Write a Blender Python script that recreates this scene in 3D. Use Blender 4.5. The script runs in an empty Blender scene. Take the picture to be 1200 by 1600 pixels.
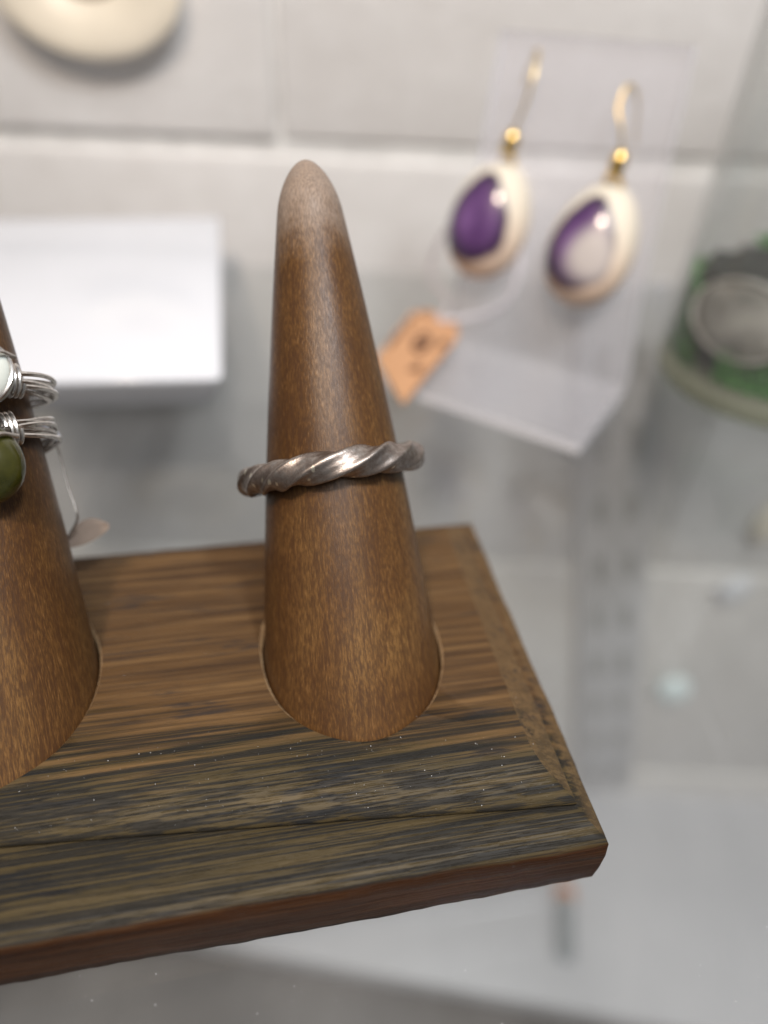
import bpy, bmesh, math, random
from mathutils import Vector, Matrix, noise
random.seed(7)
K = 0.001                      # everything below is measured in millimetres
scn = bpy.context.scene
C = scn.collection

# ------------------------------------------------------------------ camera
def camera():
    cd = bpy.data.cameras.new('camera'); co = bpy.data.objects.new('camera', cd); C.objects.link(co)
    pitch, yaw, roll = 0.673643, 0.205058, 0.045978
    f = Vector((math.sin(yaw)*math.cos(pitch), math.cos(yaw)*math.cos(pitch), -math.sin(pitch)))
    r = Vector((math.cos(yaw), -math.sin(yaw), 0)); u = r.cross(f)
    r2 = math.cos(roll)*r + math.sin(roll)*u; u2 = -math.sin(roll)*r + math.cos(roll)*u
    M = Matrix(((r2.x, u2.x, -f.x), (r2.y, u2.y, -f.y), (r2.z, u2.z, -f.z))).to_4x4()
    M.translation = Vector((-10.594, -72.884, 84.994))*K
    co.matrix_world = M
    cd.sensor_fit = 'VERTICAL'; cd.sensor_height = 36; cd.lens = 36*1083.38/1600
    cd.clip_start = 0.005; cd.clip_end = 20
    cd.dof.use_dof = True; cd.dof.focus_distance = 0.0935; cd.dof.aperture_fstop = 5.9
    scn.camera = co
camera()

# ------------------------------------------------------------------ light
wd = bpy.data.worlds.new('World'); scn.world = wd; wd.use_nodes = True
nt = wd.node_tree; bg = nt.nodes['Background']
tc = nt.nodes.new('ShaderNodeTexCoord'); sx = nt.nodes.new('ShaderNodeSeparateXYZ')
cr = nt.nodes.new('ShaderNodeValToRGB'); mr = nt.nodes.new('ShaderNodeMapRange')
nt.links.new(tc.outputs['Generated'], sx.inputs[0]); nt.links.new(sx.outputs['Z'], mr.inputs['Value'])
mr.inputs['From Min'].default_value = -1; mr.inputs['From Max'].default_value = 1
nt.links.new(mr.outputs[0], cr.inputs[0]); nt.links.new(cr.outputs[0], bg.inputs['Color'])
cr.color_ramp.elements[0].position = 0.30; cr.color_ramp.elements[0].color = (0.10, 0.095, 0.09, 1)
cr.color_ramp.elements[1].position = 0.85; cr.color_ramp.elements[1].color = (0.62, 0.62, 0.63, 1)
bg.inputs['Strength'].default_value = 0.30

def area(name, loc, target, size, power, col):
    l = bpy.data.lights.new(name, 'AREA'); l.shape = 'DISK'; l.size = size; l.energy = power; l.color = col
    o = bpy.data.objects.new(name, l); C.objects.link(o)
    o.location = loc; d = Vector(target) - Vector(loc); o.rotation_euler = d.to_track_quat('-Z', 'Y').to_euler()
area('case_lamp_cool', (0.12, -0.17, 0.42), (0.02, 0.03, 0), 0.06, 0.95, (0.90, 0.95, 1.0))
area('case_lamp_warm', (-0.11, -0.20, 0.40), (-0.02, 0.03, 0), 0.05, 0.85, (1.0, 0.80, 0.62))
area('overhead_fill', (0.0, -0.80, 1.25), (0.0, 0.15, 0.0), 0.9, 9.5, (1.0, 0.975, 0.95))  # added soft fill light for the wall and lower shelf

scn.view_settings.view_transform = 'Standard'; scn.view_settings.look = 'None'
scn.view_settings.exposure = 0.38; scn.view_settings.gamma = 1.0
scn.cycles.use_denoising = True
scn.cycles.max_bounces = 10; scn.cycles.transparent_max_bounces = 24
scn.cycles.caustics_reflective = False; scn.cycles.caustics_refractive = False

# ------------------------------------------------------------------ helpers
WM = {}
def reg(o, M, parent):
    C.objects.link(o)
    if parent is not None:
        o.parent = parent; o.matrix_basis = WM[parent.name].inverted() @ M
    else:
        o.matrix_basis = M
    WM[o.name] = M.copy()
    return o
def T(x=0, y=0, z=0): return Matrix.Translation(Vector((x, y, z))*K)
def tag(o, label, cat, group=None):
    o['label'] = label; o['category'] = cat
    if group: o['group'] = group
    return o
def thing(name, M, label, cat, group=None):
    o = bpy.data.objects.new(name, None); o.empty_display_size = 0.005
    reg(o, M, None); return tag(o, label, cat, group)
def obj(name, geo, mat, parent=None, M=None, smooth=True, angle=40):
    """geo = (verts in mm, faces), local to M (world matrix in metres)"""
    v, f = geo
    me = bpy.data.meshes.new(name)
    me.from_pydata([(a*K, b*K, c*K) for a, b, c in v], [], f); me.update()
    bm = bmesh.new(); bm.from_mesh(me); bmesh.ops.recalc_face_normals(bm, faces=bm.faces); bm.to_mesh(me); bm.free()
    if smooth:
        me.shade_smooth(); me.set_sharp_from_angle(angle=math.radians(angle))
    me.materials.append(mat)
    o = bpy.data.objects.new(name, me)
    if M is None: M = WM[parent.name] if parent is not None else Matrix()
    return reg(o, M, parent)
def join(*gs):
    V, F = [], []
    for v, f in gs:
        n = len(V); V += list(v); F += [tuple(i+n for i in q) for q in f]
    return V, F
def tube(pts, r, n=8, closed=False, cap=True):
    pts = [Vector(p) for p in pts]; N = len(pts)
    rr = r if callable(r) else (lambda t: r)
    tang = []
    for i in range(N):
        a = pts[(i-1) % N] if closed or i > 0 else pts[i]
        b = pts[(i+1) % N] if closed or i < N-1 else pts[i]
        tang.append((b-a).normalized())
    up = Vector((0, 0, 1)) if abs(tang[0].z) < .9 else Vector((1, 0, 0))
    x = tang[0].cross(up).normalized(); V = []; F = []
    for i in range(N):
        x = (x - tang[i]*x.dot(tang[i])).normalized(); y = tang[i].cross(x)
        R = rr(i/max(1, N-1))
        for k in range(n):
            a = 2*math.pi*k/n; V.append(tuple(pts[i] + (x*math.cos(a)+y*math.sin(a))*R))
    for i in range(N if closed else N-1):
        for k in range(n):
            a = i*n+k; b = i*n+(k+1) % n; c = ((i+1) % N)*n+(k+1) % n; d = ((i+1) % N)*n+k
            F.append((a, b, c, d))
    if cap and not closed:
        F.append(tuple(range(n))[::-1]); F.append(tuple((N-1)*n+k for k in range(n)))
    return V, F
def spline(pts, m=8, closed=False):
    P = [Vector(p) for p in pts]; n = len(P); out = []
    for i in range(n if closed else n-1):
        p0 = P[(i-1) % n] if closed or i > 0 else P[i]; p1 = P[i]; p2 = P[(i+1) % n]
        p3 = P[(i+2) % n] if closed or i+2 < n else P[(i+1) % n]
        for k in range(m):
            t = k/m
            out.append(.5*((2*p1)+(p2-p0)*t+(2*p0-5*p1+4*p2-p3)*t*t+(3*p1-p0-3*p2+p3)*t**3))
    if not closed: out.append(P[-1])
    return out
def lathe(prof, n=64, close=True):
    V, F = [], []
    for r, z in prof:
        for k in range(n):
            a = 2*math.pi*k/n; V.append((r*math.cos(a), r*math.sin(a), z))
    m = len(prof)
    for i in range(m-1):
        for k in range(n):
            F.append((i*n+k, i*n+(k+1) % n, (i+1)*n+(k+1) % n, (i+1)*n+k))
    if close:
        F.append(tuple(range(n))[::-1]); F.append(tuple((m-1)*n+k for k in range(n)))
    return V, F
def blob(rx, ry, rz, nu=32, nv=18, amp=0, sc=1, seed=0, fn=None):
    V = []; F = []
    for j in range(nv+1):
        th = math.pi*j/nv
        for i in range(nu):
            ph = 2*math.pi*i/nu
            p = Vector((math.sin(th)*math.cos(ph), math.sin(th)*math.sin(ph), math.cos(th)))
            k = 1+amp*noise.noise(p*sc+Vector((seed, seed*1.7, 3))) if amp else 1
            w = Vector((p.x*rx*k, p.y*ry*k, p.z*rz*k))
            if fn: w = fn(w, p)
            V.append(tuple(w))
    for j in range(nv):
        for i in range(nu):
            F.append((j*nu+i, j*nu+(i+1) % nu, (j+1)*nu+(i+1) % nu, (j+1)*nu+i))
    return V, F
def bbox(x0, x1, y0, y1, z0, z1, bev=0.5, seg=2):
    bm = bmesh.new()
    bmesh.ops.create_cube(bm, size=1)
    for v in bm.verts:
        v.co = Vector(((x0+x1)/2+v.co.x*(x1-x0), (y0+y1)/2+v.co.y*(y1-y0), (z0+z1)/2+v.co.z*(z1-z0)))
    if bev: bmesh.ops.bevel(bm, geom=bm.edges[:], offset=bev, segments=seg, affect='EDGES', profile=.5)
    bm.verts.index_update()
    g = [tuple(v.co) for v in bm.verts], [tuple(v.index for v in f.verts) for f in bm.faces]
    bm.free(); return g

# ------------------------------------------------------------------ materials
class NT:
    def __init__(s, name):
        s.m = bpy.data.materials.new(name); s.m.use_nodes = True; s.t = s.m.node_tree
        s.b = s.t.nodes['Principled BSDF']; s.out = s.t.nodes['Material Output']
    def n(s, typ, **kw):
        nd = s.t.nodes.new('ShaderNode'+typ)
        for k, v in kw.items(): setattr(nd, k, v)
        return nd
    def l(s, a, b): s.t.links.new(a, b)
    def coord(s, scale=(1, 1, 1), kind='Object', rot=(0, 0, 0)):
        """object coordinates in millimetres times scale"""
        t = s.n('TexCoord'); m = s.n('Mapping'); m.inputs['Scale'].default_value = [c*1000 for c in scale]
        m.inputs['Rotation'].default_value = rot
        s.l(t.outputs[kind], m.inputs['Vector']); return m.outputs[0]
    def noise(s, vec, scale=1, detail=4, rough=.55, dist=0):
        n = s.n('TexNoise'); n.inputs['Scale'].default_value = scale; n.inputs['Detail'].default_value = detail
        n.inputs['Roughness'].default_value = rough; n.inputs['Distortion'].default_value = dist
        s.l(vec, n.inputs['Vector']); return n.outputs['Fac']
    def ramp(s, fac, stops):
        r = s.n('ValToRGB'); e = r.color_ramp.elements
        while len(e) < len(stops): e.new(.5)
        for el, (p, c) in zip(e, stops): el.position = p; el.color = c if len(c) == 4 else (*c, 1)
        s.l(fac, r.inputs[0]); return r.outputs[0]
    def mix(s, fac, a, b, mode='MIX'):
        m = s.n('Mix', data_type='RGBA', blend_type=mode)
        for sock, v in ((m.inputs[0], fac), (m.inputs[6], a), (m.inputs[7], b)):
            if hasattr(v, 'is_output'): s.l(v, sock)
            elif isinstance(v, (int, float)): sock.default_value = v
            else: sock.default_value = (*v, 1)
        return m.outputs[2]
    def math(s, op, a, b=0.0, clamp=False):
        m = s.n('Math', operation=op, use_clamp=clamp)
        for sock, v in ((m.inputs[0], a), (m.inputs[1], b)):
            if hasattr(v, 'is_output'): s.l(v, sock)
            else: sock.default_value = v
        return m.outputs[0]
    def rng(s, v, a, b, c=0, d=1, smooth=True):
        m = s.n('MapRange', interpolation_type='SMOOTHSTEP' if smooth else 'LINEAR')
        s.l(v, m.inputs[0]); 
        for i, x in zip((1, 2, 3, 4), (a, b, c, d)): m.inputs[i].default_value = x
        return m.outputs[0]
    def sep(s, vec):
        x = s.n('SeparateXYZ'); s.l(vec, x.inputs[0]); return x.outputs
    def bump(s, h, dist=.1, strength=1, prev=None):
        b = s.n('Bump'); b.inputs['Distance'].default_value = dist*K; b.inputs['Strength'].default_value = strength
        s.l(h, b.inputs['Height'])
        if prev is not None: s.l(prev, b.inputs['Normal'])
        s.l(b.outputs[0], s.b.inputs['Normal']); return b.outputs[0]
    def set(s, **kw):
        for k, v in kw.items():
            sock = s.b.inputs[k.replace('_', ' ')]
            if hasattr(v, 'is_output'): s.l(v, sock)
            elif isinstance(v, tuple) and len(v) == 3: sock.default_value = (*v, 1)
            else: sock.default_value = v
        return s.m

def simple(name, col, rough=.5, metal=0, spec=.5, var=.12, scale=.6, bump=0):
    a = NT(name); n = a.noise(a.coord(), scale, 5)
    c = a.ramp(n, [(.3, tuple(x*(1-var) for x in col)), (.7, tuple(min(1, x*(1+var)) for x in col))])
    if bump: a.bump(n, bump)
    return a.set(Base_Color=c, Roughness=rough, Metallic=metal, Specular_IOR_Level=spec)

def m_plate():
    a = NT('stained_streaky_wood')
    fine = a.noise(a.coord((.013, 2.9, 2.6)), 1, 3, .55, .06)          # long thin grain lines
    mid = a.noise(a.coord((.026, .95, .85)), 1, 3, .55, .15)           # broader dark figure
    smg = a.noise(a.coord((.050, .26, .25)), 1, 4, .6, .4)              # stain smudges
    low = a.noise(a.coord((.020, .060, .05)), 1, 2, .5)
    pores = a.noise(a.coord((.20, 6.5, 5.5)), 1, 3, .6)
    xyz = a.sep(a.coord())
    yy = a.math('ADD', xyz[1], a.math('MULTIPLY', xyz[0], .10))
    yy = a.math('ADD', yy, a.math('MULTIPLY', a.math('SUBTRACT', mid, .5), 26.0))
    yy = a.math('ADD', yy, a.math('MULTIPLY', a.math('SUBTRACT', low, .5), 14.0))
    dark = a.rng(yy, -9.0, -23.0)                                      # olive stain and the front roll's shade, both put into the colour
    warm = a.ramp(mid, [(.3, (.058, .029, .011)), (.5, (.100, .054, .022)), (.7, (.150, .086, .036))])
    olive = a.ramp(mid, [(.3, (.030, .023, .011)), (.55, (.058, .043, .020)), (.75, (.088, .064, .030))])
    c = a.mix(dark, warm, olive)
    eg0 = a.rng(a.math('ABSOLUTE', a.sep(a.n('NewGeometry').outputs['Normal'])[0]), .25, .60, 0.0, .55)
    c = a.mix(eg0, c, (.150, .095, .046))
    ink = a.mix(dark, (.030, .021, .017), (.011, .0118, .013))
    lines = a.math('ADD', fine, a.math('MULTIPLY', a.math('SUBTRACT', mid, .5), -.55))
    lines = a.math('ADD', lines, a.math('MULTIPLY', a.math('SUBTRACT', low, .5), .30))
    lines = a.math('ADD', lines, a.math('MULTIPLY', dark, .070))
    lf = a.rng(lines, .48, .58)
    nx = a.math('ABSOLUTE', a.sep(a.n('NewGeometry').outputs['Normal'])[0])
    eg = a.rng(nx, .25, .60, 1.0, .35)                                 # end grain takes the stain evenly
    lf = a.math('MULTIPLY', lf, eg)
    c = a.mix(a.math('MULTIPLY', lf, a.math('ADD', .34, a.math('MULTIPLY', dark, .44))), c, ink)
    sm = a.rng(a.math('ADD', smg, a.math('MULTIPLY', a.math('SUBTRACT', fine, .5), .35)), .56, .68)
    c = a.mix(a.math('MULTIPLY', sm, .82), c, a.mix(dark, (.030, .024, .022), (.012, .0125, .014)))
    c = a.mix(a.math('MULTIPLY', a.rng(pores, .60, .70), .38), c, (.016, .012, .009))
    edge = a.math('ADD', xyz[2], a.math('MULTIPLY', a.math('SUBTRACT', a.noise(a.coord((.05, .3, .3)), 1, 4), .5), 1.2))
    red = a.ramp(a.noise(a.coord((.03, .9, 1.9)), 1, 5, .65), [(.33, (.008, .0025, .001)), (.5, (.034, .0115, .003)), (.68, (.075, .030, .009))])
    c = a.mix(a.rng(edge, -5.9, -6.6), c, red)
    ro = a.rng(fine, .3, .7, .42, .60)
    h = a.math('ADD', a.math('MULTIPLY', a.rng(pores, .50, .70), -.7), a.math('MULTIPLY', fine, .8))
    a.bump(h, .07, .8)
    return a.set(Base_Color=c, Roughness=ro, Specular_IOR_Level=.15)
def m_rim():
    a = NT('bare_cut_wood'); n = a.noise(a.coord((.5, 1.5, 1.5)), 1, 5)
    return a.set(Base_Color=a.ramp(n, [(.3, (.20, .115, .055)), (.7, (.46, .32, .18))]), Roughness=.6)
def m_cone():
    a = NT('flecked_brown_wood')
    warp = a.coord((.02, .02, .012))
    wn = a.n('TexNoise'); wn.inputs['Scale'].default_value = 3; a.l(warp, wn.inputs['Vector'])
    c0 = a.coord((5.8, 5.8, .62))
    va = a.n('VectorMath', operation='MULTIPLY_ADD'); a.l(wn.outputs['Color'], va.inputs[0]); va.inputs[1].default_value = (9, 9, 3); a.l(c0, va.inputs[2])
    fl = a.noise(va.outputs[0], 1, 3, .6)
    fl2 = a.noise(a.coord((1.9, 1.9, .035)), 1, 5, .65, .5)
    bl = a.noise(a.coord((.07, .07, .03)), 1, 3, .5, .8)
    z = a.sep(a.coord())[2]
    base = a.ramp(bl, [(.28, (.080, .034, .010)), (.5, (.142, .068, .021)), (.72, (.210, .112, .037))])
    c = a.mix(a.math('MULTIPLY', a.rng(fl, .40, .60), .75), a.mix(.68, base, (.034, .016, .008)), base)
    c = a.mix(a.math('MULTIPLY', a.rng(fl, .58, .72), .28), c, (.32, .185, .085))
    c = a.mix(a.math('MULTIPLY', a.rng(fl2, .48, .60), .66), c, (.055, .025, .011))
    # pale rubbed tip
    wz = a.math('ADD', z, a.math('MULTIPLY', a.math('SUBTRACT', a.noise(a.coord((.35, .35, .3)), 1, 4, .7), .5), 9))
    tip = a.math('MULTIPLY', a.rng(wz, 57.0, 68.5), a.rng(fl, .30, .66, .34, .62))
    c = a.mix(tip, c, (.40, .33, .28))
    ro = a.math('ADD', a.rng(fl, .3, .7, .44, .33), a.math('MULTIPLY', tip, .12))
    a.bump(fl, .05, .7)
    return a.set(Base_Color=c, Roughness=ro, Specular_IOR_Level=.26)
def m_ring():
    a = NT('antiqued_silver')
    n = a.noise(a.coord((.9, .9, .9)), 1, 6, .7); f = a.noise(a.coord((4, 4, 4)), 1, 4, .6)
    c = a.ramp(n, [(.3, (.19, .150, .130)), (.52, (.34, .290, .26)), (.72, (.54, .495, .46))])
    ed = a.n('NewGeometry')
    c = a.mix(a.rng(ed.outputs['Pointiness'], .53, .62), c, (.72, .68, .58))
    a.bump(a.math('ADD', n, a.math('MULTIPLY', f, .5)), .06, .8)
    return a.set(Base_Color=c, Metallic=1.0, Roughness=a.rng(n, .3, .7, .50, .36))
def m_clear(name, tint, gloss=1.0, haze=0.0, hazecol=(.9, .9, .92), rough=.02, ior=1.47, smear=False):
    a = NT(name); a.t.nodes.remove(a.b)
    tr = a.n('BsdfTransparent'); tr.inputs[0].default_value = (*tint, 1)
    gl = a.n('BsdfGlossy'); gl.inputs['Roughness'].default_value = rough
    fr = a.n('LayerWeight'); fr.inputs['Blend'].default_value = .5; f0 = ((ior-1)/(ior+1))**2      # Schlick, same on both sides of the sheet
    sch = a.math('ADD', f0, a.math('MULTIPLY', a.math('POWER', fr.outputs['Facing'], 5.0), 1-f0))
    mx = a.n('MixShader'); a.l(a.math('MULTIPLY', sch, gloss), mx.inputs[0]); a.l(tr.outputs[0], mx.inputs[1]); a.l(gl.outputs[0], mx.inputs[2])
    o = mx.outputs[0]
    if haze:
        df = a.n('BsdfDiffuse'); df.inputs[0].default_value = (*hazecol, 1)
        m2 = a.n('MixShader'); a.l(o, m2.inputs[1])
        if smear:      # smears in the haze that also stand in for streaky reflections
            sm = a.noise(a.coord((.020, .006, .02), rot=(0, 0, math.radians(24))), 1, 5, .6, 1.2)
            a.l(a.rng(sm, .35, .72, haze*.6, haze*1.9), m2.inputs[0])
        else: m2.inputs[0].default_value = haze
        a.l(df.outputs[0], m2.inputs[2]); o = m2.outputs[0]
    a.l(o, a.out.inputs[0]); return a.m
def m_wall():
    a = NT('white_painted_block')
    n = a.noise(a.coord((.05, .05, .05)), 1, 6, .6); g = a.noise(a.coord((.5, .5, .5)), 1, 5, .7)
    c = a.ramp(n, [(.3, (.70, .675, .655)), (.7, (.77, .75, .735))])
    a.bump(a.math('ADD', a.math('MULTIPLY', n, .6), a.math('MULTIPLY', g, .5)), 1.6, .8)
    return a.set(Base_Color=c, Roughness=.45)
def m_shell(kind):
    a = NT('cowrie_shell_'+kind); xyz = a.sep(a.coord())
    x, y = xyz[0], xyz[1]
    wob = a.math('MULTIPLY', a.math('SUBTRACT', a.noise(a.coord((.12, .12, .12)), 1, 3), .5), 1.2)
    # pear outline, pointed end up
    hw = a.math('MAXIMUM', a.math('SUBTRACT', 8.8, a.math('MULTIPLY', y, .30)), .5)
    dx = a.math('DIVIDE', a.math('SUBTRACT', x, -1.8), hw)
    dy = a.math('DIVIDE', a.math('ADD', y, .2), 12.6)
    d = a.math('ADD', a.math('SQRT', a.math('ADD', a.math('POWER', dx, 2.0), a.math('POWER', dy, 2.0))), a.math('MULTIPLY', wob, .22))
    dx2 = a.math('DIVIDE', a.math('SUBTRACT', x, 1.6), a.math('ADD', hw, 1.0)); dy2 = a.math('DIVIDE', a.math('ADD', y, 2.6), 12.0)
    d2 = a.math('SQRT', a.math('ADD', a.math('POWER', dx2, 2.0), a.math('POWER', dy2, 2.0)))
    inside = a.rng(d, 1.07, .93)
    cream = a.mix(a.rng(y, -15, 10), (.74, .55, .42), (.76, .69, .57))
    pur = a.ramp(a.noise(a.coord((.16, .10, .16)), 1, 4), [(.3, (.085, .030, .120)), (.7, (.200, .095, .260))])
    pur = a.mix(a.rng(d, .45, 1.0), pur, (.026, .012, .036))
    if kind == 'pale':
        core = a.rng(d2, .86, .30)
        pur = a.mix(core, pur, (.56, .50, .47))
    a.l(inside, a.b.inputs['Coat Weight']); a.b.inputs['Coat Roughness'].default_value = .10
    return a.set(Base_Color=a.mix(inside, cream, pur), Roughness=a.rng(inside, 0, 1, .55, .28), Specular_IOR_Level=.35)
def m_moss():
    a = NT('moss'); n = a.noise(a.coord((.25, .25, .25)), 1, 6, .7)
    return a.set(Base_Color=a.ramp(n, [(.3, (.028, .090, .020)), (.5, (.080, .300, .060)), (.7, (.200, .440, .140))]), Roughness=.8)
def m_tag():
    a = NT('tan_tag_paper'); n = a.noise(a.coord((.8, .8, .8)), 1, 6, .7)
    return a.set(Base_Color=a.ramp(n, [(.3, (.50, .265, .135)), (.7, (.60, .335, .180))]), Roughness=.85)
MAT = dict(
    plate=m_plate(), rim=m_rim(), cone=m_cone(), ring=m_ring(), wall=m_wall(),
    mortar=simple('white_painted_mortar', (.74, .73, .71), .6, bump=.8, scale=.1),
    glass=m_clear('shelf_glass', (.965, .975, .97), 1.0, .03, (.72, .72, .74), smear=True),
    jar=m_clear('jar_glass', (.955, .96, .955), 1.0, .05, (.75, .755, .75)),
    jarbase=m_clear('thick_jar_glass', (.82, .85, .76), 1.0, .30, (.46, .46, .36)),
    acrylic=m_clear('clear_acrylic', (.975, .97, .985), 1.0, .14, (.90, .89, .93), .05),
    acrylic_edge=m_clear('acrylic_edge_glint', (.97, .97, .985), 1.0, .75, (.93, .92, .96), .05),  # whitish haze paints the light caught along the sheet's edges
    line=m_clear('nylon_line', (.9, .9, .93), 1.0, .65, (.92, .90, .95), .1),
    silver=simple('silver_wire', (.66, .63, .60), .27, 1, var=.25, scale=1.5),
    gold=simple('gold_wire', (.80, .56, .20), .22, 1, var=.1, scale=1.0),
    brass=simple('dull_brass_wire', (.74, .57, .28), .38, .9, var=.1),
    white=simple('white_gloss', (.70, .72, .77), .08, var=.03, scale=.02, bump=.25),
    shelf=simple('pale_lower_shelf', (.60, .60, .63), .35, var=.06, scale=.01),
    floor=simple('grey_brown_floor', (.27, .25, .235), .5, var=.3, scale=.006),
    strip=simple('white_enamel_steel', (.56, .56, .58), .4, var=.05),
    slot=simple('slot_shadow', (.34, .335, .33), .8),
    tagm=m_tag(), ink=simple('dark_ink', (.10, .045, .03), .8),
    greytag=simple('grey_brown_card', (.26, .20, .16), .8),
    cream=simple('cream_shell', (.78, .70, .57), .4, var=.05, scale=.05),
    creamdark=simple('shell_inside', (.42, .33, .25), .6, var=.1),
    shellp=m_shell('purple'), shellw=m_shell('pale'),
    moss=m_moss(), soil=simple('dark_soil', (.022, .026, .022), .9, var=.5, bump=1),
    stone=simple('grey_pebble', (.33, .325, .30), .35, var=.45, scale=.12),
    stonerim=simple('pale_pebble_band', (.42, .41, .38), .5, var=.2),
    milk=simple('milky_stone', (.62, .66, .62), .12, var=.08, scale=.25),
    dust=simple('dust', (.75, .76, .78), .8),
    blue=simple('pale_blue_glint', (.80, .93, .98), .08, var=.1, scale=.2),
    copper=simple('copper', (.62, .26, .12), .4, var=.2),
    chrome=simple('pale_steel', (.50, .53, .55), .3, .6),
)
def m_olive():
    a = NT('olive_stone'); n = a.noise(a.coord((.16, .16, .16)), 1, 4)
    a.b.inputs['Coat Weight'].default_value = .5; a.b.inputs['Coat Roughness'].default_value = .1
    a.b.inputs['Subsurface Weight'].default_value = .1; a.b.inputs['Subsurface Radius'].default_value = (.002, .002, .0006)
    return a.set(Base_Color=a.ramp(n, [(.35, (.016, .018, .003)), (.65, (.056, .055, .008))]), Roughness=.2)
MAT['olive'] = m_olive()

# ------------------------------------------------------------------ setting
G = -16.8                      # top of the glass shelf
YAW = math.radians(-11.5)
WALL = Matrix.Translation(Vector((40, 216, 0))*K) @ Matrix.Rotation(YAW, 4, 'Z')   # local x along the wall, -y towards the room

def wall():
    w = obj('wall', bbox(-420, 480, 2.6, 60, -700, 420, 0), MAT['mortar'], None, WALL, smooth=False)
    w['kind'] = 'structure'
    rng = random.Random(3)
    H = 208.5; L = 400; j = 4.5
    for row in range(-3, 2):
        z0 = 26.5+H*row+j/2; z1 = z0+H-j
        off = -37 if row % 2 == 0 else -37+L/2
        for k in range(-2, 3):
            x0 = off+L*k+.5; x1 = x0+L-1.0
            if x1 < -410 or x0 > 470: continue
            x0 = max(x0, -418); x1 = min(x1, 478)
            d = rng.uniform(-.8, .8)
            v, f = bbox(x0, x1, d, 20, z0, z1, 3.2, 3)
            obj('block', (v, f), MAT['wall'], w, WALL, True, 60)
wall()

def shelf():
    xs = (-330, 420)
    o = obj('glass_shelf', bbox(xs[0], xs[1], -420, -4, G-6, G, .6, 2), MAT['glass'], None, WALL)
    o['kind'] = 'structure'
    s = obj('lower_shelf', bbox(-420, 480, -128, 60, -440, -420, 1), MAT['shelf'], None, WALL @ Matrix.Rotation(math.radians(-7), 4, 'Z')); s['kind'] = 'structure'
    fl = obj('floor', bbox(-900, 900, -900, -1, -720, -700, 1), MAT['floor'], None, WALL); fl['kind'] = 'structure'
shelf()

def wall_strip():
    # slotted upright fixed to the wall below the glass
    M = WALL @ T(118, 0, -80) @ Matrix.Rotation(math.radians(-12), 4, 'Y')
    t = thing('slotted_upright', M, 'blurred grey slotted metal upright on the wall, seen through the glass', 'shelf upright')
    ch = obj('channel', bbox(-19, 19, -8, -2, -332, 62, 1), MAT['strip'], t, M)
    i = 0
    for k in range(9):
        for sx_ in (-8, 8):
            obj('slot', bbox(sx_-3.2, sx_+3.2, -8.6, -7.9, 20-k*42, 38-k*42, .3, 1), MAT['slot'], ch, M)
wall_strip()

# ------------------------------------------------------------------ ring stand
AX = Vector((-.023014, .674732, 1)).normalized()
EX = (Vector((1, 0, 0)) - AX*AX.x).normalized(); EY = AX.cross(EX)
def cone_M(x): 
    M = Matrix((EX, EY, AX)).transposed().to_4x4(); M.translation = Vector((x, 0, 0))*K; return M
def cone_r(s):
    r = 13.5-.097523*s-.00049278*s*s
    t = max(0, (s-65.8)/(73.5-65.8))
    return r*max(0, 1-t**2.1)**.5
CX = (0, -51.98)

def plate_geo():
    XL = -83.0
    def fr(x, a, b): return a+b*x
    lev = []                   # right x, front y = a + b x, back y, z
    for i in range(9):         # top flat rolling over to the step
        h = i/8; z = -3.1*(.10*h+.90*h**2.5)
        lev.append((22.0+(26.6-22.0)*(z/-3.1), (-17.9+(-27.6+17.9)*h, -.115+(-.083+.115)*h), 24.6+(28.0-24.6)*h, z))
    lev.append((26.8, (-27.9, -.083), 28.2, -3.5))
    lev.append((26.75, (-27.8, -.083), 28.1, -4.05))
    lev.append((26.2, (-27.3, -.083), 27.8, -4.45))
    lev.append((26.9, (-28.0, -.083), 28.1, -4.4))
    for i in range(1, 6):
        h = i/5; z = -4.4-(5.9-4.4)*(.45*h+.55*h*h)
        lev.append((26.9+(29.9-26.9)*h, (-28.0+(-34.6+28.0)*h, -.083*(1-h)+.004*h), 28+(32.5-28)*h, z))
    lev += [(30.15, (-34.95, .004), 32.8, -6.3), (30.2, (-35.05, .004), 32.8, -9), (30.1, (-35.0, .004), 32.8, -13), (30.0, (-34.9, .004), 32.6, -16.2), (29.6, (-34.5, .004), 32.2, G+.02)]
    NX, NY = 90, 46; V = []; F = []
    for li, (xr, (a, b), yb, z) in enumerate(lev):
        xl = XL-(xr-31.3)*-1*1.0; xl = XL+(31.3-xr)
        loop = []
        for i in range(NX): x = xl+(xr-xl)*i/NX; loop.append((x, a+b*x))
        yf = a+b*xr
        for i in range(NY): loop.append((xr, yf+(yb-yf)*i/NY))
        for i in range(NX): loop.append((xr+(xl-xr)*i/NX, yb))
        yf = a+b*xl
        for i in range(NY): loop.append((xl, yb+(yf-yb)*i/NY))
        for x, y in loop:
            p = Vector((x*.35, y*.35, li*.8)); q = Vector((x*.06, y*.06, z*.1))
            amp = .10 if 0 < li < 18 else .2
            wx = noise.noise(p)*amp+noise.noise(q)*.25; wy = noise.noise(p+Vector((9, 0, 0)))*amp+noise.noise(q+Vector((5, 5, 0)))*.25
            wz = 0 if li == 0 or li == len(lev)-1 else noise.noise(p+Vector((0, 7, 0)))*.08
            V.append((x+wx, y+wy, z+wz))
    n = 2*(NX+NY)
    for li in range(len(lev)-1):
        for k in range(n): F.append((li*n+k, li*n+(k+1) % n, (li+1)*n+(k+1) % n, (li+1)*n+k))
    F.append(tuple(range(n))); F.append(tuple((len(lev)-1)*n+k for k in range(n))[::-1])
    return V, F
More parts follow.
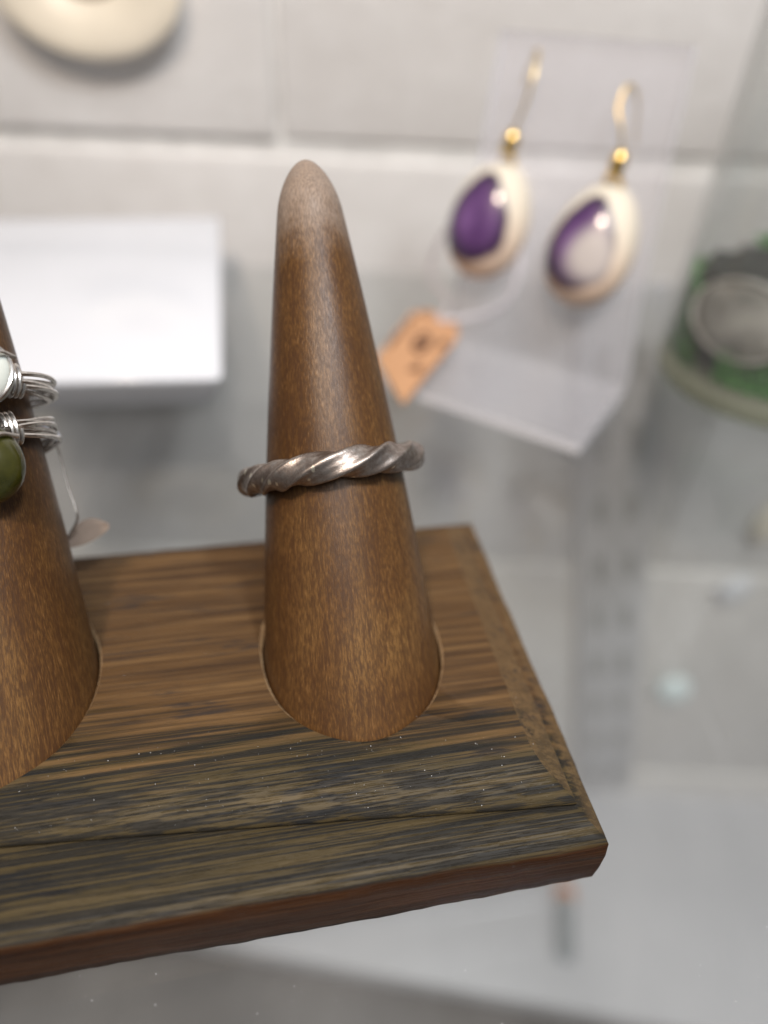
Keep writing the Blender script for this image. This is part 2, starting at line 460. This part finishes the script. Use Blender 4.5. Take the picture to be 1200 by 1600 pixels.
def cutter_geo():
    # along the cone axis: a snug drilled hole that flares to a worn, chamfered mouth at the board's surface
    V, F = [], []; n = 96
    lv = [(-9.0, .20, 0), (-1.2, .24, 0), (-.45, .40, .5), (.10, .95, 1.0), (4, 5.0, 1)]   # plane height z, widening
    for z, e, wv in lv:
        for k in range(n):
            a = 2*math.pi*k/n
            # point of the cone surface at that height
            s = z/AX.z
            for _ in range(6):
                r = cone_r(max(s, -12))+e*(1+wv*.35*noise.noise(Vector((math.cos(a)*2.2, math.sin(a)*2.2, 1.3))))
                p = AX*s+EX*(r*math.cos(a))+EY*(r*math.sin(a)); s -= (p.z-z)/AX.z
            V.append(tuple(p))
    for i in range(len(lv)-1):
        for k in range(n): F.append((i*n+k, i*n+(k+1) % n, (i+1)*n+(k+1) % n, (i+1)*n+k))
    F.append(tuple(range(n))[::-1]); F.append(tuple((len(lv)-1)*n+k for k in range(n)))
    return V, F
def ring_stand():
    M0 = T(0, 0, G)
    st = thing('ring_stand', M0, 'dark streaked wooden ring stand with two leaning brown cones on the glass shelf', 'ring stand')
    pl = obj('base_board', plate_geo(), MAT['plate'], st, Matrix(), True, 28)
    cuts = []
    for cx in CX:
        c = obj('cut', cutter_geo(), MAT['rim'], None, T(cx, 0, 0), False); cuts.append(c)
        md = pl.modifiers.new('b', 'BOOLEAN'); md.operation = 'DIFFERENCE'; md.solver = 'EXACT'; md.object = c; md.material_mode = 'TRANSFER'
    bpy.context.view_layer.update()
    dg = bpy.context.evaluated_depsgraph_get()
    me = bpy.data.meshes.new_from_object(pl.evaluated_get(dg)); me.name = 'base_board'
    pl.modifiers.clear(); pl.data = me
    me.shade_smooth(); me.set_sharp_from_angle(angle=math.radians(62))
    bm = bmesh.new(); bm.from_mesh(me); bm.normal_update()
    for e in bm.edges:             # crisp arrises on the two end chamfers
        if len(e.link_faces) == 2:
            n1, n2 = (f.normal for f in e.link_faces)
            if max(abs(n1.x), abs(n2.x)) > .30 and n1.angle(n2, 0) > math.radians(17) and abs(e.verts[0].co.x-e.verts[1].co.x) < .0012 and max(abs(n1.y), abs(n2.y)) < .45: e.smooth = False
    bm.to_mesh(me); bm.free()
    for c in cuts: bpy.data.objects.remove(c)
    prof = [(cone_r(-11)*.97, -11.0)]
    s = -10.8
    while s < 64: prof.append((cone_r(s), s)); s += 1.5
    for i in range(40):
        t = i/40; ss = 64+(73.5-64)*(1-(1-t)**2.0); prof.append((cone_r(ss), ss))
    prof.append((.02, 73.5))
    for cx, ry in zip(CX, (0, 115)):
        M = cone_M(cx) @ Matrix.Rotation(math.radians(ry), 4, 'Z')
        o = obj('cone', lathe(prof, 128), MAT['cone'], st, M)
ring_stand()

# ------------------------------------------------------------------ twisted ring
def twisted_ring():
    Rm, hd, NT_, NU, NVs = 12.6, 2.3, 3.75, 560, 48
    V, F = [], []
    for i in range(NU):
        u = 2*math.pi*i/NU
        wob = .12*math.sin(3*u+1)
        cx = Vector((math.cos(u), math.sin(u), 0))
        tw = u*NT_+.35*math.sin(2*u)+.15*math.sin(5*u+1)
        for k in range(NVs):
            a = 2*math.pi*k/NVs
            r = hd*(.775+.225*abs(math.cos(2*a))**4.5)          # four ridges with hollow flanks
            r *= 1+.015*noise.noise(Vector((cx.x*6, cx.y*6, a)))
            x, y = r*math.cos(a+tw), r*math.sin(a+tw)
            p = cx*(Rm+x*.93); V.append((p.x, p.y, y+wob))
    for i in range(NU):
        s = 0
        if i == NU-1: s = round(NT_*NVs) % NVs                # the twist closes on a quarter turn
        for k in range(NVs):
            i2 = (i+1) % NU
            F.append((i*NVs+k, i*NVs+(k+1) % NVs, i2*NVs+(k+1+s) % NVs, i2*NVs+(k+s) % NVs))
    M = cone_M(0) @ T(-.4, -.3, 27.3) @ Matrix.Rotation(math.radians(-4.2), 4, 'Y') @ Matrix.Rotation(math.radians(-3.5), 4, 'X') @ Matrix.Rotation(math.radians(20), 4, 'Z')
    o = obj('twisted_ring', (V, F), MAT['ring'], None, M, True, 60)
    tag(o, 'twisted square-wire ring in tarnished silver around the middle cone', 'ring')
twisted_ring()

# ------------------------------------------------------------------ wire wrapped rings on the left cone
def wire_ring(s, R, dx, tilty, tiltx, stone_c, stone_r, mat, label, nw, seed):
    M = cone_M(CX[1]) @ T(dx, 0, s) @ Matrix.Rotation(math.radians(tilty), 4, 'Y') @ Matrix.Rotation(math.radians(tiltx), 4, 'X')
    t = thing('wire_wrapped_ring', M, label, 'ring', 'wire-wrapped rings on the left cone')
    rng = random.Random(seed)
    a0 = math.atan2(stone_c[1], stone_c[0]+stone_r[0]*.8); 
    for w in range(nw):
        h = (w-(nw-1)/2)*.62
        dr = rng.uniform(-.5, .5); ph = rng.uniform(0, 6); pts = []
        for i in range(73):
            u = a0+2*math.pi*(i/72)*.93
            k = math.sin(math.pi*i/72)**.5                 # gathered at the stone, fanned out behind
            k = .25+.75*k
            rr = R+dr*k+.3*math.sin(2*u+ph)
            pts.append((rr*math.cos(u), rr*math.sin(u), h*k+.25*math.sin(3*u+ph)))
        obj('wire', tube(pts, .34, 8), MAT['silver'], t, M)
    # coils binding the bundle beside the stone
    ca = a0+.16; cdir = Vector((math.cos(ca), math.sin(ca), 0)); ct = Vector((-math.sin(ca), math.cos(ca), 0))
    pts = []
    for i in range(90):
        an = 2*math.pi*i/30; p = cdir*(R+1.55*math.cos(an))+ct*(i/90*1.9-.9)+Vector((0, 0, 2.2*math.sin(an))); pts.append(tuple(p))
    obj('binding_coil', tube(pts, .3, 8), MAT['silver'], t, M)
    obj('stone', blob(*stone_r, 36, 20), mat, t, M @ T(*stone_c) @ Matrix.Rotation(math.radians(-18), 4, 'Y'))
    sc = Vector(stone_c); bz = .3 if mat.name.startswith('milk') else .16; pts = [(sc.x+stone_r[0]*1.0*math.cos(a), sc.y-stone_r[1]*.35+.6*math.sin(2*a), sc.z+stone_r[2]*1.0*math.sin(a)) for a in [2*math.pi*i/48 for i in range(48)]]
    if mat.name.startswith('milk'): obj('bezel_wire', tube(pts, bz, 8, True), MAT['silver'], t, M)
    pts = spline([(sc.x+stone_r[0]*1.0, sc.y+.5, sc.z+2.2), (sc.x+stone_r[0]*.7, sc.y-stone_r[1]*.9, sc.z+2.4), (sc.x, sc.y-stone_r[1]*1.1, sc.z+.6), (sc.x-stone_r[0], sc.y, sc.z-.5)], 8)
    obj('front_wire', tube(pts, .3, 8), MAT['silver'], t, M)
    return t
wire_ring(42.0, 11.0, 1.0, 2, -3, (5.8, -11.2, .2), (4.3, 2.6, 4.2), MAT['milk'], 'silver wire-wrapped ring with milky white stone, upper one on the left cone', 6, 1)
wire_ring(33.6, 10.9, .8, -12, -4, (4.7, -12.0, -4.2), (5.1, 3.4, 5.5), MAT['olive'], 'silver wire-wrapped ring with olive green stone, lower one on the left cone', 6, 2)

def string_tag():
    P = [(-44.8, 26.5, 28.4), (-42.9, 25.6, 24.4), (-41.6, 21.2, 19.0), (-40.5, 18.1, 15.6), (-41.2, 18.0, 13.6), (-43.2, 18.6, 10.6)]
    t = thing('string_price_tag', T(*P[-1]), 'thin grey thread with small curled brown tag hanging from lower wire ring', 'price tag')
    obj('thread', tube(spline(P, 8), .17, 6), MAT['silver'], t, Matrix())
    o = Vector((-43.6, 19.0, 9.6)); a = Vector((6.9, .5, 2.3)); b = Vector((.15, -1.5, -1.9)); V = []; F = []
    n = 10
    for side in (0, 1):
        for i in range(n+1):
            u = i/n; hw = (math.sin(math.pi*min(1, u*.88+.10))**.8)
            for w in (-.5, 0, .5):
                c = o+a*u+b*(w*1.5*hw)+Vector((0, .6, .5))*(math.sin(math.pi*u)*.8 - abs(w)*1.2)+Vector((0, .2, .15))*side
                V.append(tuple(c))
    m = (n+1)*3
    for s_ in (0, 1):
        for i in range(n):
            for w in (0, 1): F.append(tuple(s_*m+k for k in (i*3+w, i*3+w+1, (i+1)*3+w+1, (i+1)*3+w)))
    for i in range(n):
        F.append((i*3, (i+1)*3, m+(i+1)*3, m+i*3)); F.append((i*3+2, (i+1)*3+2, m+(i+1)*3+2, m+i*3+2))
    obj('tag_card', (V, F), MAT['greytag'], t, Matrix())
    c = Vector((-43.6, 26.0, 25.8))
    obj('clear_sleeve', blob(1.1, .7, 2.6, 16, 10, .2, 2), MAT['line'], t, T(*c) @ Matrix.Rotation(math.radians(-28), 4, 'Y'))
string_tag()

# ------------------------------------------------------------------ white box
def white_box():
    bm = bmesh.new(); bmesh.ops.create_cube(bm, size=1)
    for v in bm.verts:
        low = v.co.z < 0; x = -112 if v.co.x < 0 else -20.3-(5 if low else 0); y = (99.0+(x+20)*-.06+(7 if low else 0)) if v.co.y < 0 else 207
        z = G+.03 if v.co.z < 0 else (-4.5 if v.co.y < 0 else 7.0)
        v.co = Vector((x+64, y-168, z-G))
    bmesh.ops.bevel(bm, geom=bm.edges[:], offset=1.8, segments=4, affect='EDGES', profile=.5); bm.verts.index_update()
    g = [tuple(v.co) for v in bm.verts], [tuple(v.index for v in f.verts) for f in bm.faces]; bm.free()
    o = obj('white_box', g, MAT['white'], None, T(-64, 168, G))
    tag(o, 'glossy white box with gently sloping top on the glass behind the cones', 'box')
white_box()

# ------------------------------------------------------------------ acrylic earring stand, earrings, tag
E1 = Vector((.737, -.677, 0)); NB = Vector((.677, .737, 0))
def frame(o):                      # local x along the panel, y back, z up
    M = Matrix((E1, NB, Vector((0, 0, 1)))).transposed().to_4x4(); M.translation = Vector(o)*K; return M
P0 = (98.8, 99.4, G)
LEAN = math.radians(8)
def ear_stand():
    prof = [(-40.5, .03), (-5, .03)]
    for i in range(7):
        a = i/6*(math.pi/2-LEAN); prof.append((-5+5*math.sin(a), 5-5*math.cos(a)+.03))
    y, z = prof[-1]; 
    for k in (20, 40, 60, 84): prof.append((y+math.sin(LEAN)*k, z+math.cos(LEAN)*k))
    th = 2.4; V = []; F = []
    N = len(prof); nrm = []
    for i in range(N):
        a = Vector(prof[max(0, i-1)]); b = Vector(prof[min(N-1, i+1)]); d = (b-a).normalized(); nrm.append(Vector((-d.y, d.x)))
    for x0, x1 in ((-62, 0),):
        for xx in (0, 1):
            for i in range(N):
                for k in (0, th):
                    f = i/(N-1); xL = x0+4*max(0, f-.3); xR = x1-9*max(0, (f-.6)/.4)*.9 if i > 8 else x1
                    x = (xL, xR)[xx]
                    V.append((x, prof[i][0]+nrm[i].x*k, prof[i][1]+nrm[i].y*k))
    m = 2*N
    for i in range(N-1):
        F.append((2*i, 2*i+2, m+2*i+2, m+2*i)); F.append((2*i+1, m+2*i+1, m+2*i+3, 2*i+3))
        F.append((2*i, 2*i+1, 2*i+3, 2*i+2)); F.append((m+2*i, m+2*i+2, m+2*i+3, m+2*i+1))
    F.append((0, m, m+1, 1)); F.append((2*N-2, 2*N-1, m+2*N-1, m+2*N-2))
    o = obj('earring_stand', (V, F), MAT['acrylic'], None, frame(P0)); o.data.materials.append(MAT['acrylic_edge'])
    for p in o.data.polygons:
        if p.area < .62*K*40*K*2.4/.62*1.2 and abs(p.normal.x) > .5 or p.index >= len(F)-2: p.material_index = 1
    tag(o, 'clear bent acrylic earring stand holding two purple shell earrings', 'earring stand')
ear_stand()

def shell_fn(w, p):
    # flat back, domed front (+z), margin flange, pointed top
    x, y, z = w
    x *= 1-.10*(y/16)
    if z < 0: z *= .30
    d = (p.x**2+p.y**2)**.5
    if p.z > 0: z = z*.9+ (2.8 if d < .72 else 2.8*max(0, 1-((d-.72)/.28)**2))
    return Vector((x, y, z))
def earring(name, ctr, mat, label, hooks, roll, turn):
    # hooks: points from the shell's top upwards, world mm
    M = T(*ctr)
    t = thing(name, M, label, 'earring', 'pair of shell earrings')
    face = -NB
    X = E1.copy(); Z = (-NB*math.cos(turn)-E1*math.sin(turn)+Vector((0, 0, .42))).normalized(); Y = (Vector((0, 0, 1))+E1*roll).normalized(); Y = (Y-Z*Y.dot(Z)).normalized(); X = Y.cross(Z)
    MS = Matrix((X, Y, Z)).transposed().to_4x4(); MS.translation = Vector(ctr)*K
    sh = obj('shell', blob(12.0, 16.6, 6.5, 48, 32, fn=shell_fn), mat, t, MS)
    top = Vector(ctr)+Y*15.2
    a, b, c = [Vector(h) for h in hooks[:3]]
    pts = [tuple(top+(a-top)*.5+ (X*math.cos(u)*2.0+(a-top).normalized()*math.sin(u)*3.4)) for u in [2*math.pi*i/32 for i in range(32)]]
    obj('jump_ring', tube(pts, .8, 8, True), MAT['gold'], sh, Matrix())
    hk = obj('hook', tube(spline(hooks[1:], 10), .45, 8), MAT['brass'], t, Matrix())
    d = (b-a); obj('bead', tube([a+d*k for k in (0, .15, .5, .85, 1)], lambda q_: .7+1.5*math.sin(math.pi*min(max(q_, .02), .98))**.6, 12), MAT['gold'], hk, Matrix())
earring('shell_earring', (60.1, 132.8, 25.2), MAT['shellp'], 'cream shell earring with deep purple centre, left one of the pair',
        [(62.9, 133.0, 43.2), (64.2, 133.3, 49.0), (66.2, 132.6, 56.5), (67.6, 133.4, 62.5), (69.6, 138.0, 67.0), (70.5, 143.5, 65.5), (70.0, 146.5, 58.0)], .10, -.20)
earring('shell_earring', (83.5, 111.1, 24.2), MAT['shellw'], 'cream shell earring with pale grey and purple centre, right one of the pair',
        [(85.9, 112.2, 42.0), (87.0, 112.9, 48.2), (85.8, 113.6, 53.0), (84.9, 116.0, 57.4), (87.2, 117.8, 62.0), (91.5, 119.6, 59.0), (94.5, 121.0, 48.0)], .12, -.16)

def price_tag():
    TL, TR, BR, BL = [Vector(p) for p in ((45.7, 153.8, -9.0), (57.5, 133.0, -8.6), (27.9, 92.6, -12.4), (25.2, 121.4, -12.4))]
    M = T(*BR)
    t = thing('orange_price_tag', M, 'tan paper price tag with handwriting, tied to left shell earring', 'price tag')
    def at(u, v, h=0): 
        p = (BL*(1-u)+BR*u)*(1-v)+(TL*(1-u)+TR*u)*v
        return p+Vector((0, 0, h+1.2*math.sin(math.pi*v)))
    outl = [(0, 0), (1, 0), (1, .35), (1, .80), (.86, .95), (.70, 1), (.30, 1), (.14, .95), (0, .80), (0, .35)]
    V = [tuple(at(u, v, h)) for h in (0, .45) for u, v in outl]; n = len(outl)
    F = [tuple(range(n))[::-1], tuple(range(n, 2*n))]+[(i, (i+1) % n, n+(i+1) % n, n+i) for i in range(n)]
    cd_ = obj('card', (V, F), MAT['tagm'], t, Matrix(), False)
    def stroke(pts, r=.5): obj('handwriting', tube([at(u, v, .62) for u, v in pts], r, 6), MAT['ink'], cd_, Matrix())
    stroke([(.56+.12*math.cos(a), .52+.11*math.sin(a)) for a in [i/14*6.3 for i in range(15)]], .6)
    stroke([(.50, .47), (.66, .58)])
    stroke([(.80, .66), (.88, .70), (.86, .62), (.93, .66)])
    stroke([(.70, .22), (.86, .30), (.80, .34), (.74, .26)])
    stroke([(.10, .22), (.06, .30), (.12, .40), (.07, .50)], .6)
    stroke([(.12, .58), (.07, .66), (.12, .72)], .5); stroke([(.1, .86), (.14, .9)], .6)
    hole = at(.5, .88, .7)
    P = [hole, (52.5, 142, -3.0), (47.5, 146, 3), (47.3, 145.5, 12), (52, 139, 26), (60, 134, 41), (63.5, 134, 40), (68, 129, 26), (69, 126, 12), (66.5, 127, 2), (60, 133, -4.5), hole+Vector((1.2, -1, .3))]
    obj('nylon_loop', tube(spline(P, 10), .75, 8), MAT['line'], t, Matrix())
price_tag()

# ------------------------------------------------------------------ jar of moss
def jar():
    M = T(147.7, 101.1, G)
    t = thing('glass_jar', M, 'clear glass jar holding green moss and a grey pebble, right edge', 'jar')
    body = [(30.0, 7.0), (33.0, 9), (33.9, 14), (33.9, 105), (30, 112), (30, 124), (28.4, 124), (28.4, 112), (32.2, 104.5), (32.2, 14), (31.2, 10.2), (28.5, 8.6), (1, 8.6)]
    obj('body', lathe(body, 96, False), MAT['jar'], t, M)
    base = [(1, .05), (27, .05), (31.8, .8), (33.7, 3), (33.9, 6), (32.8, 8.6), (30.0, 6.8), (1, 6.8)]
    obj('thick_base', lathe(base, 96, True), MAT['jarbase'], t, M)
    rng = random.Random(5); V = []; F = []
    # leafy moss: thousands of small fronds filling the jar against the glass
    for i in range(12000):
        z = 9.3+rng.random()**1.0*27; a = rng.uniform(0, 2*math.pi); r = rng.uniform(29.2, 31.6)
        cl = noise.noise(Vector((math.cos(a)*2.2, math.sin(a)*2.2, z*.09)))
        if cl < -.22 or (z > 31 and cl < .2): continue
        p = Vector((r*math.cos(a), r*math.sin(a), z))
        d = Vector((rng.gauss(0, 1), rng.gauss(0, 1), rng.gauss(.4, 1))).normalized(); s = d.cross(Vector((rng.gauss(0, 1), rng.gauss(0, 1), rng.gauss(0, 1)))).normalized()
        L = rng.uniform(1.6, 3.4); w = L*.28; n = len(V)
        pts = [p-d*L*.5, p+s*w, p+d*L*.5, p-s*w]
        for q in pts:
            rr = math.hypot(q.x, q.y)
            if rr > 31.6: q.x *= 31.6/rr; q.y *= 31.6/rr
            q.z = max(q.z, 9.0); V.append(tuple(q))
        F.append((n, n+1, n+2, n+3))
    o = obj('moss', (V, F), MAT['moss'], None, M, False); o['kind'] = 'stuff'; tag(o, 'green moss packed inside the glass jar', 'moss')
    prof = [(1, 8.9), (26, 8.9), (28.3, 12), (28.6, 28), (27, 34), (15, 37), (1, 38)]
    v, f = lathe(prof, 48)
    v = [tuple(Vector(p)*(1+.05*noise.noise(Vector(p)*.25))) if p[2] > 12 else p for p in v]
    o = obj('soil', (v, f), MAT['soil'], None, M); tag(o, 'dark soil core inside the moss jar', 'soil'); o['kind'] = 'stuff'
    MP = M @ T(-26.6, -13.0, 27.5) @ Matrix.Rotation(math.radians(-64), 4, 'Z')
    p = thing('grey_pebble', MP, 'rounded dark grey pebble with pale edge pressed inside the jar', 'pebble')
    pb = obj('pebble_body', blob(15.0, 3.0, 11.0, 36, 20, .06, 1.5), MAT['stone'], p, MP)
    obj('pale_band', tube([(14.6*math.cos(a), -1.3, 10.7*math.sin(a)) for a in [2*math.pi*i/48 for i in range(48)]], .65, 10, True), MAT['stonerim'], pb, MP)
jar()

# ------------------------------------------------------------------ shell on the wall, small things below the glass
def hanging_shell():
    M = WALL @ T(-97, -9, 76)
    t = thing('hanging_shell', M, 'large cream oval shell hanging on the wall, upper left corner', 'shell')
    V = []; F = []; n = 48; prof = [(0.02, 2.5), (.25, 2.2), (.36, 1.4), (.46, -1.0), (.60, -2.8), (.80, -3.6), (.93, -3.2), (1, -2), (.98, 2), (.9, 5), (.6, 7), (.02, 8)]
    for r, y in prof:
        for k in range(n):
            a = 2*math.pi*k/n; V.append((r*32*math.cos(a), y, r*22*math.sin(a)+ (3 if r < .6 else 0)))
    for i in range(len(prof)-1):
        for k in range(n): F.append((i*n+k, i*n+(k+1) % n, (i+1)*n+(k+1) % n, (i+1)*n+k))
    obj('valve', (V, F), MAT['cream'], t, M)
    obj('hollow', blob(14, 2.6, 8.5, 32, 16), MAT['creamdark'], t, M @ T(0, 1.0, 3))
hanging_shell()

def below():
    z = -420
    a = Vector((168, 111, z+6.5)); b = Vector((152, 70, z+6.5)); d = b-a
    t = thing('steel_rod', T(*a), 'blurred pale steel rod with orange end lying below the glass shelf', 'rod')
    br = obj('bar', tube([a+d*.18, b], 6.0, 20), MAT['chrome'], t, Matrix())
    obj('orange_end', tube([a, a+d*.04, a+d*.15, a+d*.19], lambda q_: 5.5+1.5*math.sin(math.pi*q_), 20), MAT['copper'], br, Matrix())
    o = obj('blue_glint_blob', blob(11, 6.3, 11, 32, 18), MAT['blue'], None, WALL @ T(204, -6.5, -282)); tag(o, 'pale blue blob standing in for a bright glint below the glass shelf', 'bead')  # pale blob added in place of a bright reflected glint
    o = obj('cream_shell', blob(9, 5, 15, 32, 18, .08, 2), MAT['cream'], None, WALL @ T(215, -5.3, -140) @ Matrix.Rotation(math.radians(18), 4, 'Y')); tag(o, 'small cream shell on the wall below the jar, cut by right edge', 'shell')
    o = obj('white_shell', blob(8, 4.5, 11, 32, 18, .1, 2), MAT['white'], None, WALL @ T(212, -5, -191) @ Matrix.Rotation(math.radians(25), 4, 'Y')); tag(o, 'small blurred white shell on the wall below the cream shell', 'shell')
below()

# ------------------------------------------------------------------ dust on glass and board
def dust():
    rng = random.Random(11); V = []; F = []
    def fleck(p, s):
        nonlocal V, F
        n = len(V); a = rng.uniform(0, 6)
        for k in range(5):
            b = a+k*1.2566; V.append((p[0]+s*math.cos(b)*rng.uniform(.5, 1), p[1]+s*math.sin(b)*rng.uniform(.5, 1), p[2]))
        V.append((p[0], p[1], p[2]+s*.6))
        for k in range(5): F.append((n+k, n+(k+1) % 5, n+5))
    for i in range(230): fleck((rng.uniform(-70, 60), rng.uniform(-75, -34.6), G+.03), rng.choice((.04, .04, .05, .06, .10)))
    for i in range(240): fleck((rng.uniform(32.5, 110), rng.uniform(-75, 60), G+.03), rng.choice((.04, .04, .05, .06, .09)))
    G_ = (V, F); V, F = [], []
    for i in range(170):
        x = rng.uniform(-48, 24); h = rng.random(); y = -17.9-.115*x+(-9.7+.032*x)*h
        if rng.random() < .25: y = rng.uniform(-16, 20); h = 0
        if math.hypot(x, y) < 16 or math.hypot(x+52, y) < 16: continue
        fleck((x, y, -3.1*(.10*h+.90*h**2.5)+.05), rng.choice((.03, .03, .04, .05, .08)))
    o = obj('dust', (V, F), MAT['dust'], None, Matrix(), False); o['kind'] = 'stuff'; tag(o, 'tiny pale dust flecks on the top of the wooden board', 'dust')
    V, F = G_
    o = obj('dust', (V, F), MAT['dust'], None, Matrix(), False); o['kind'] = 'stuff'; tag(o, 'fine white dust specks scattered on the glass shelf', 'dust')
dust()
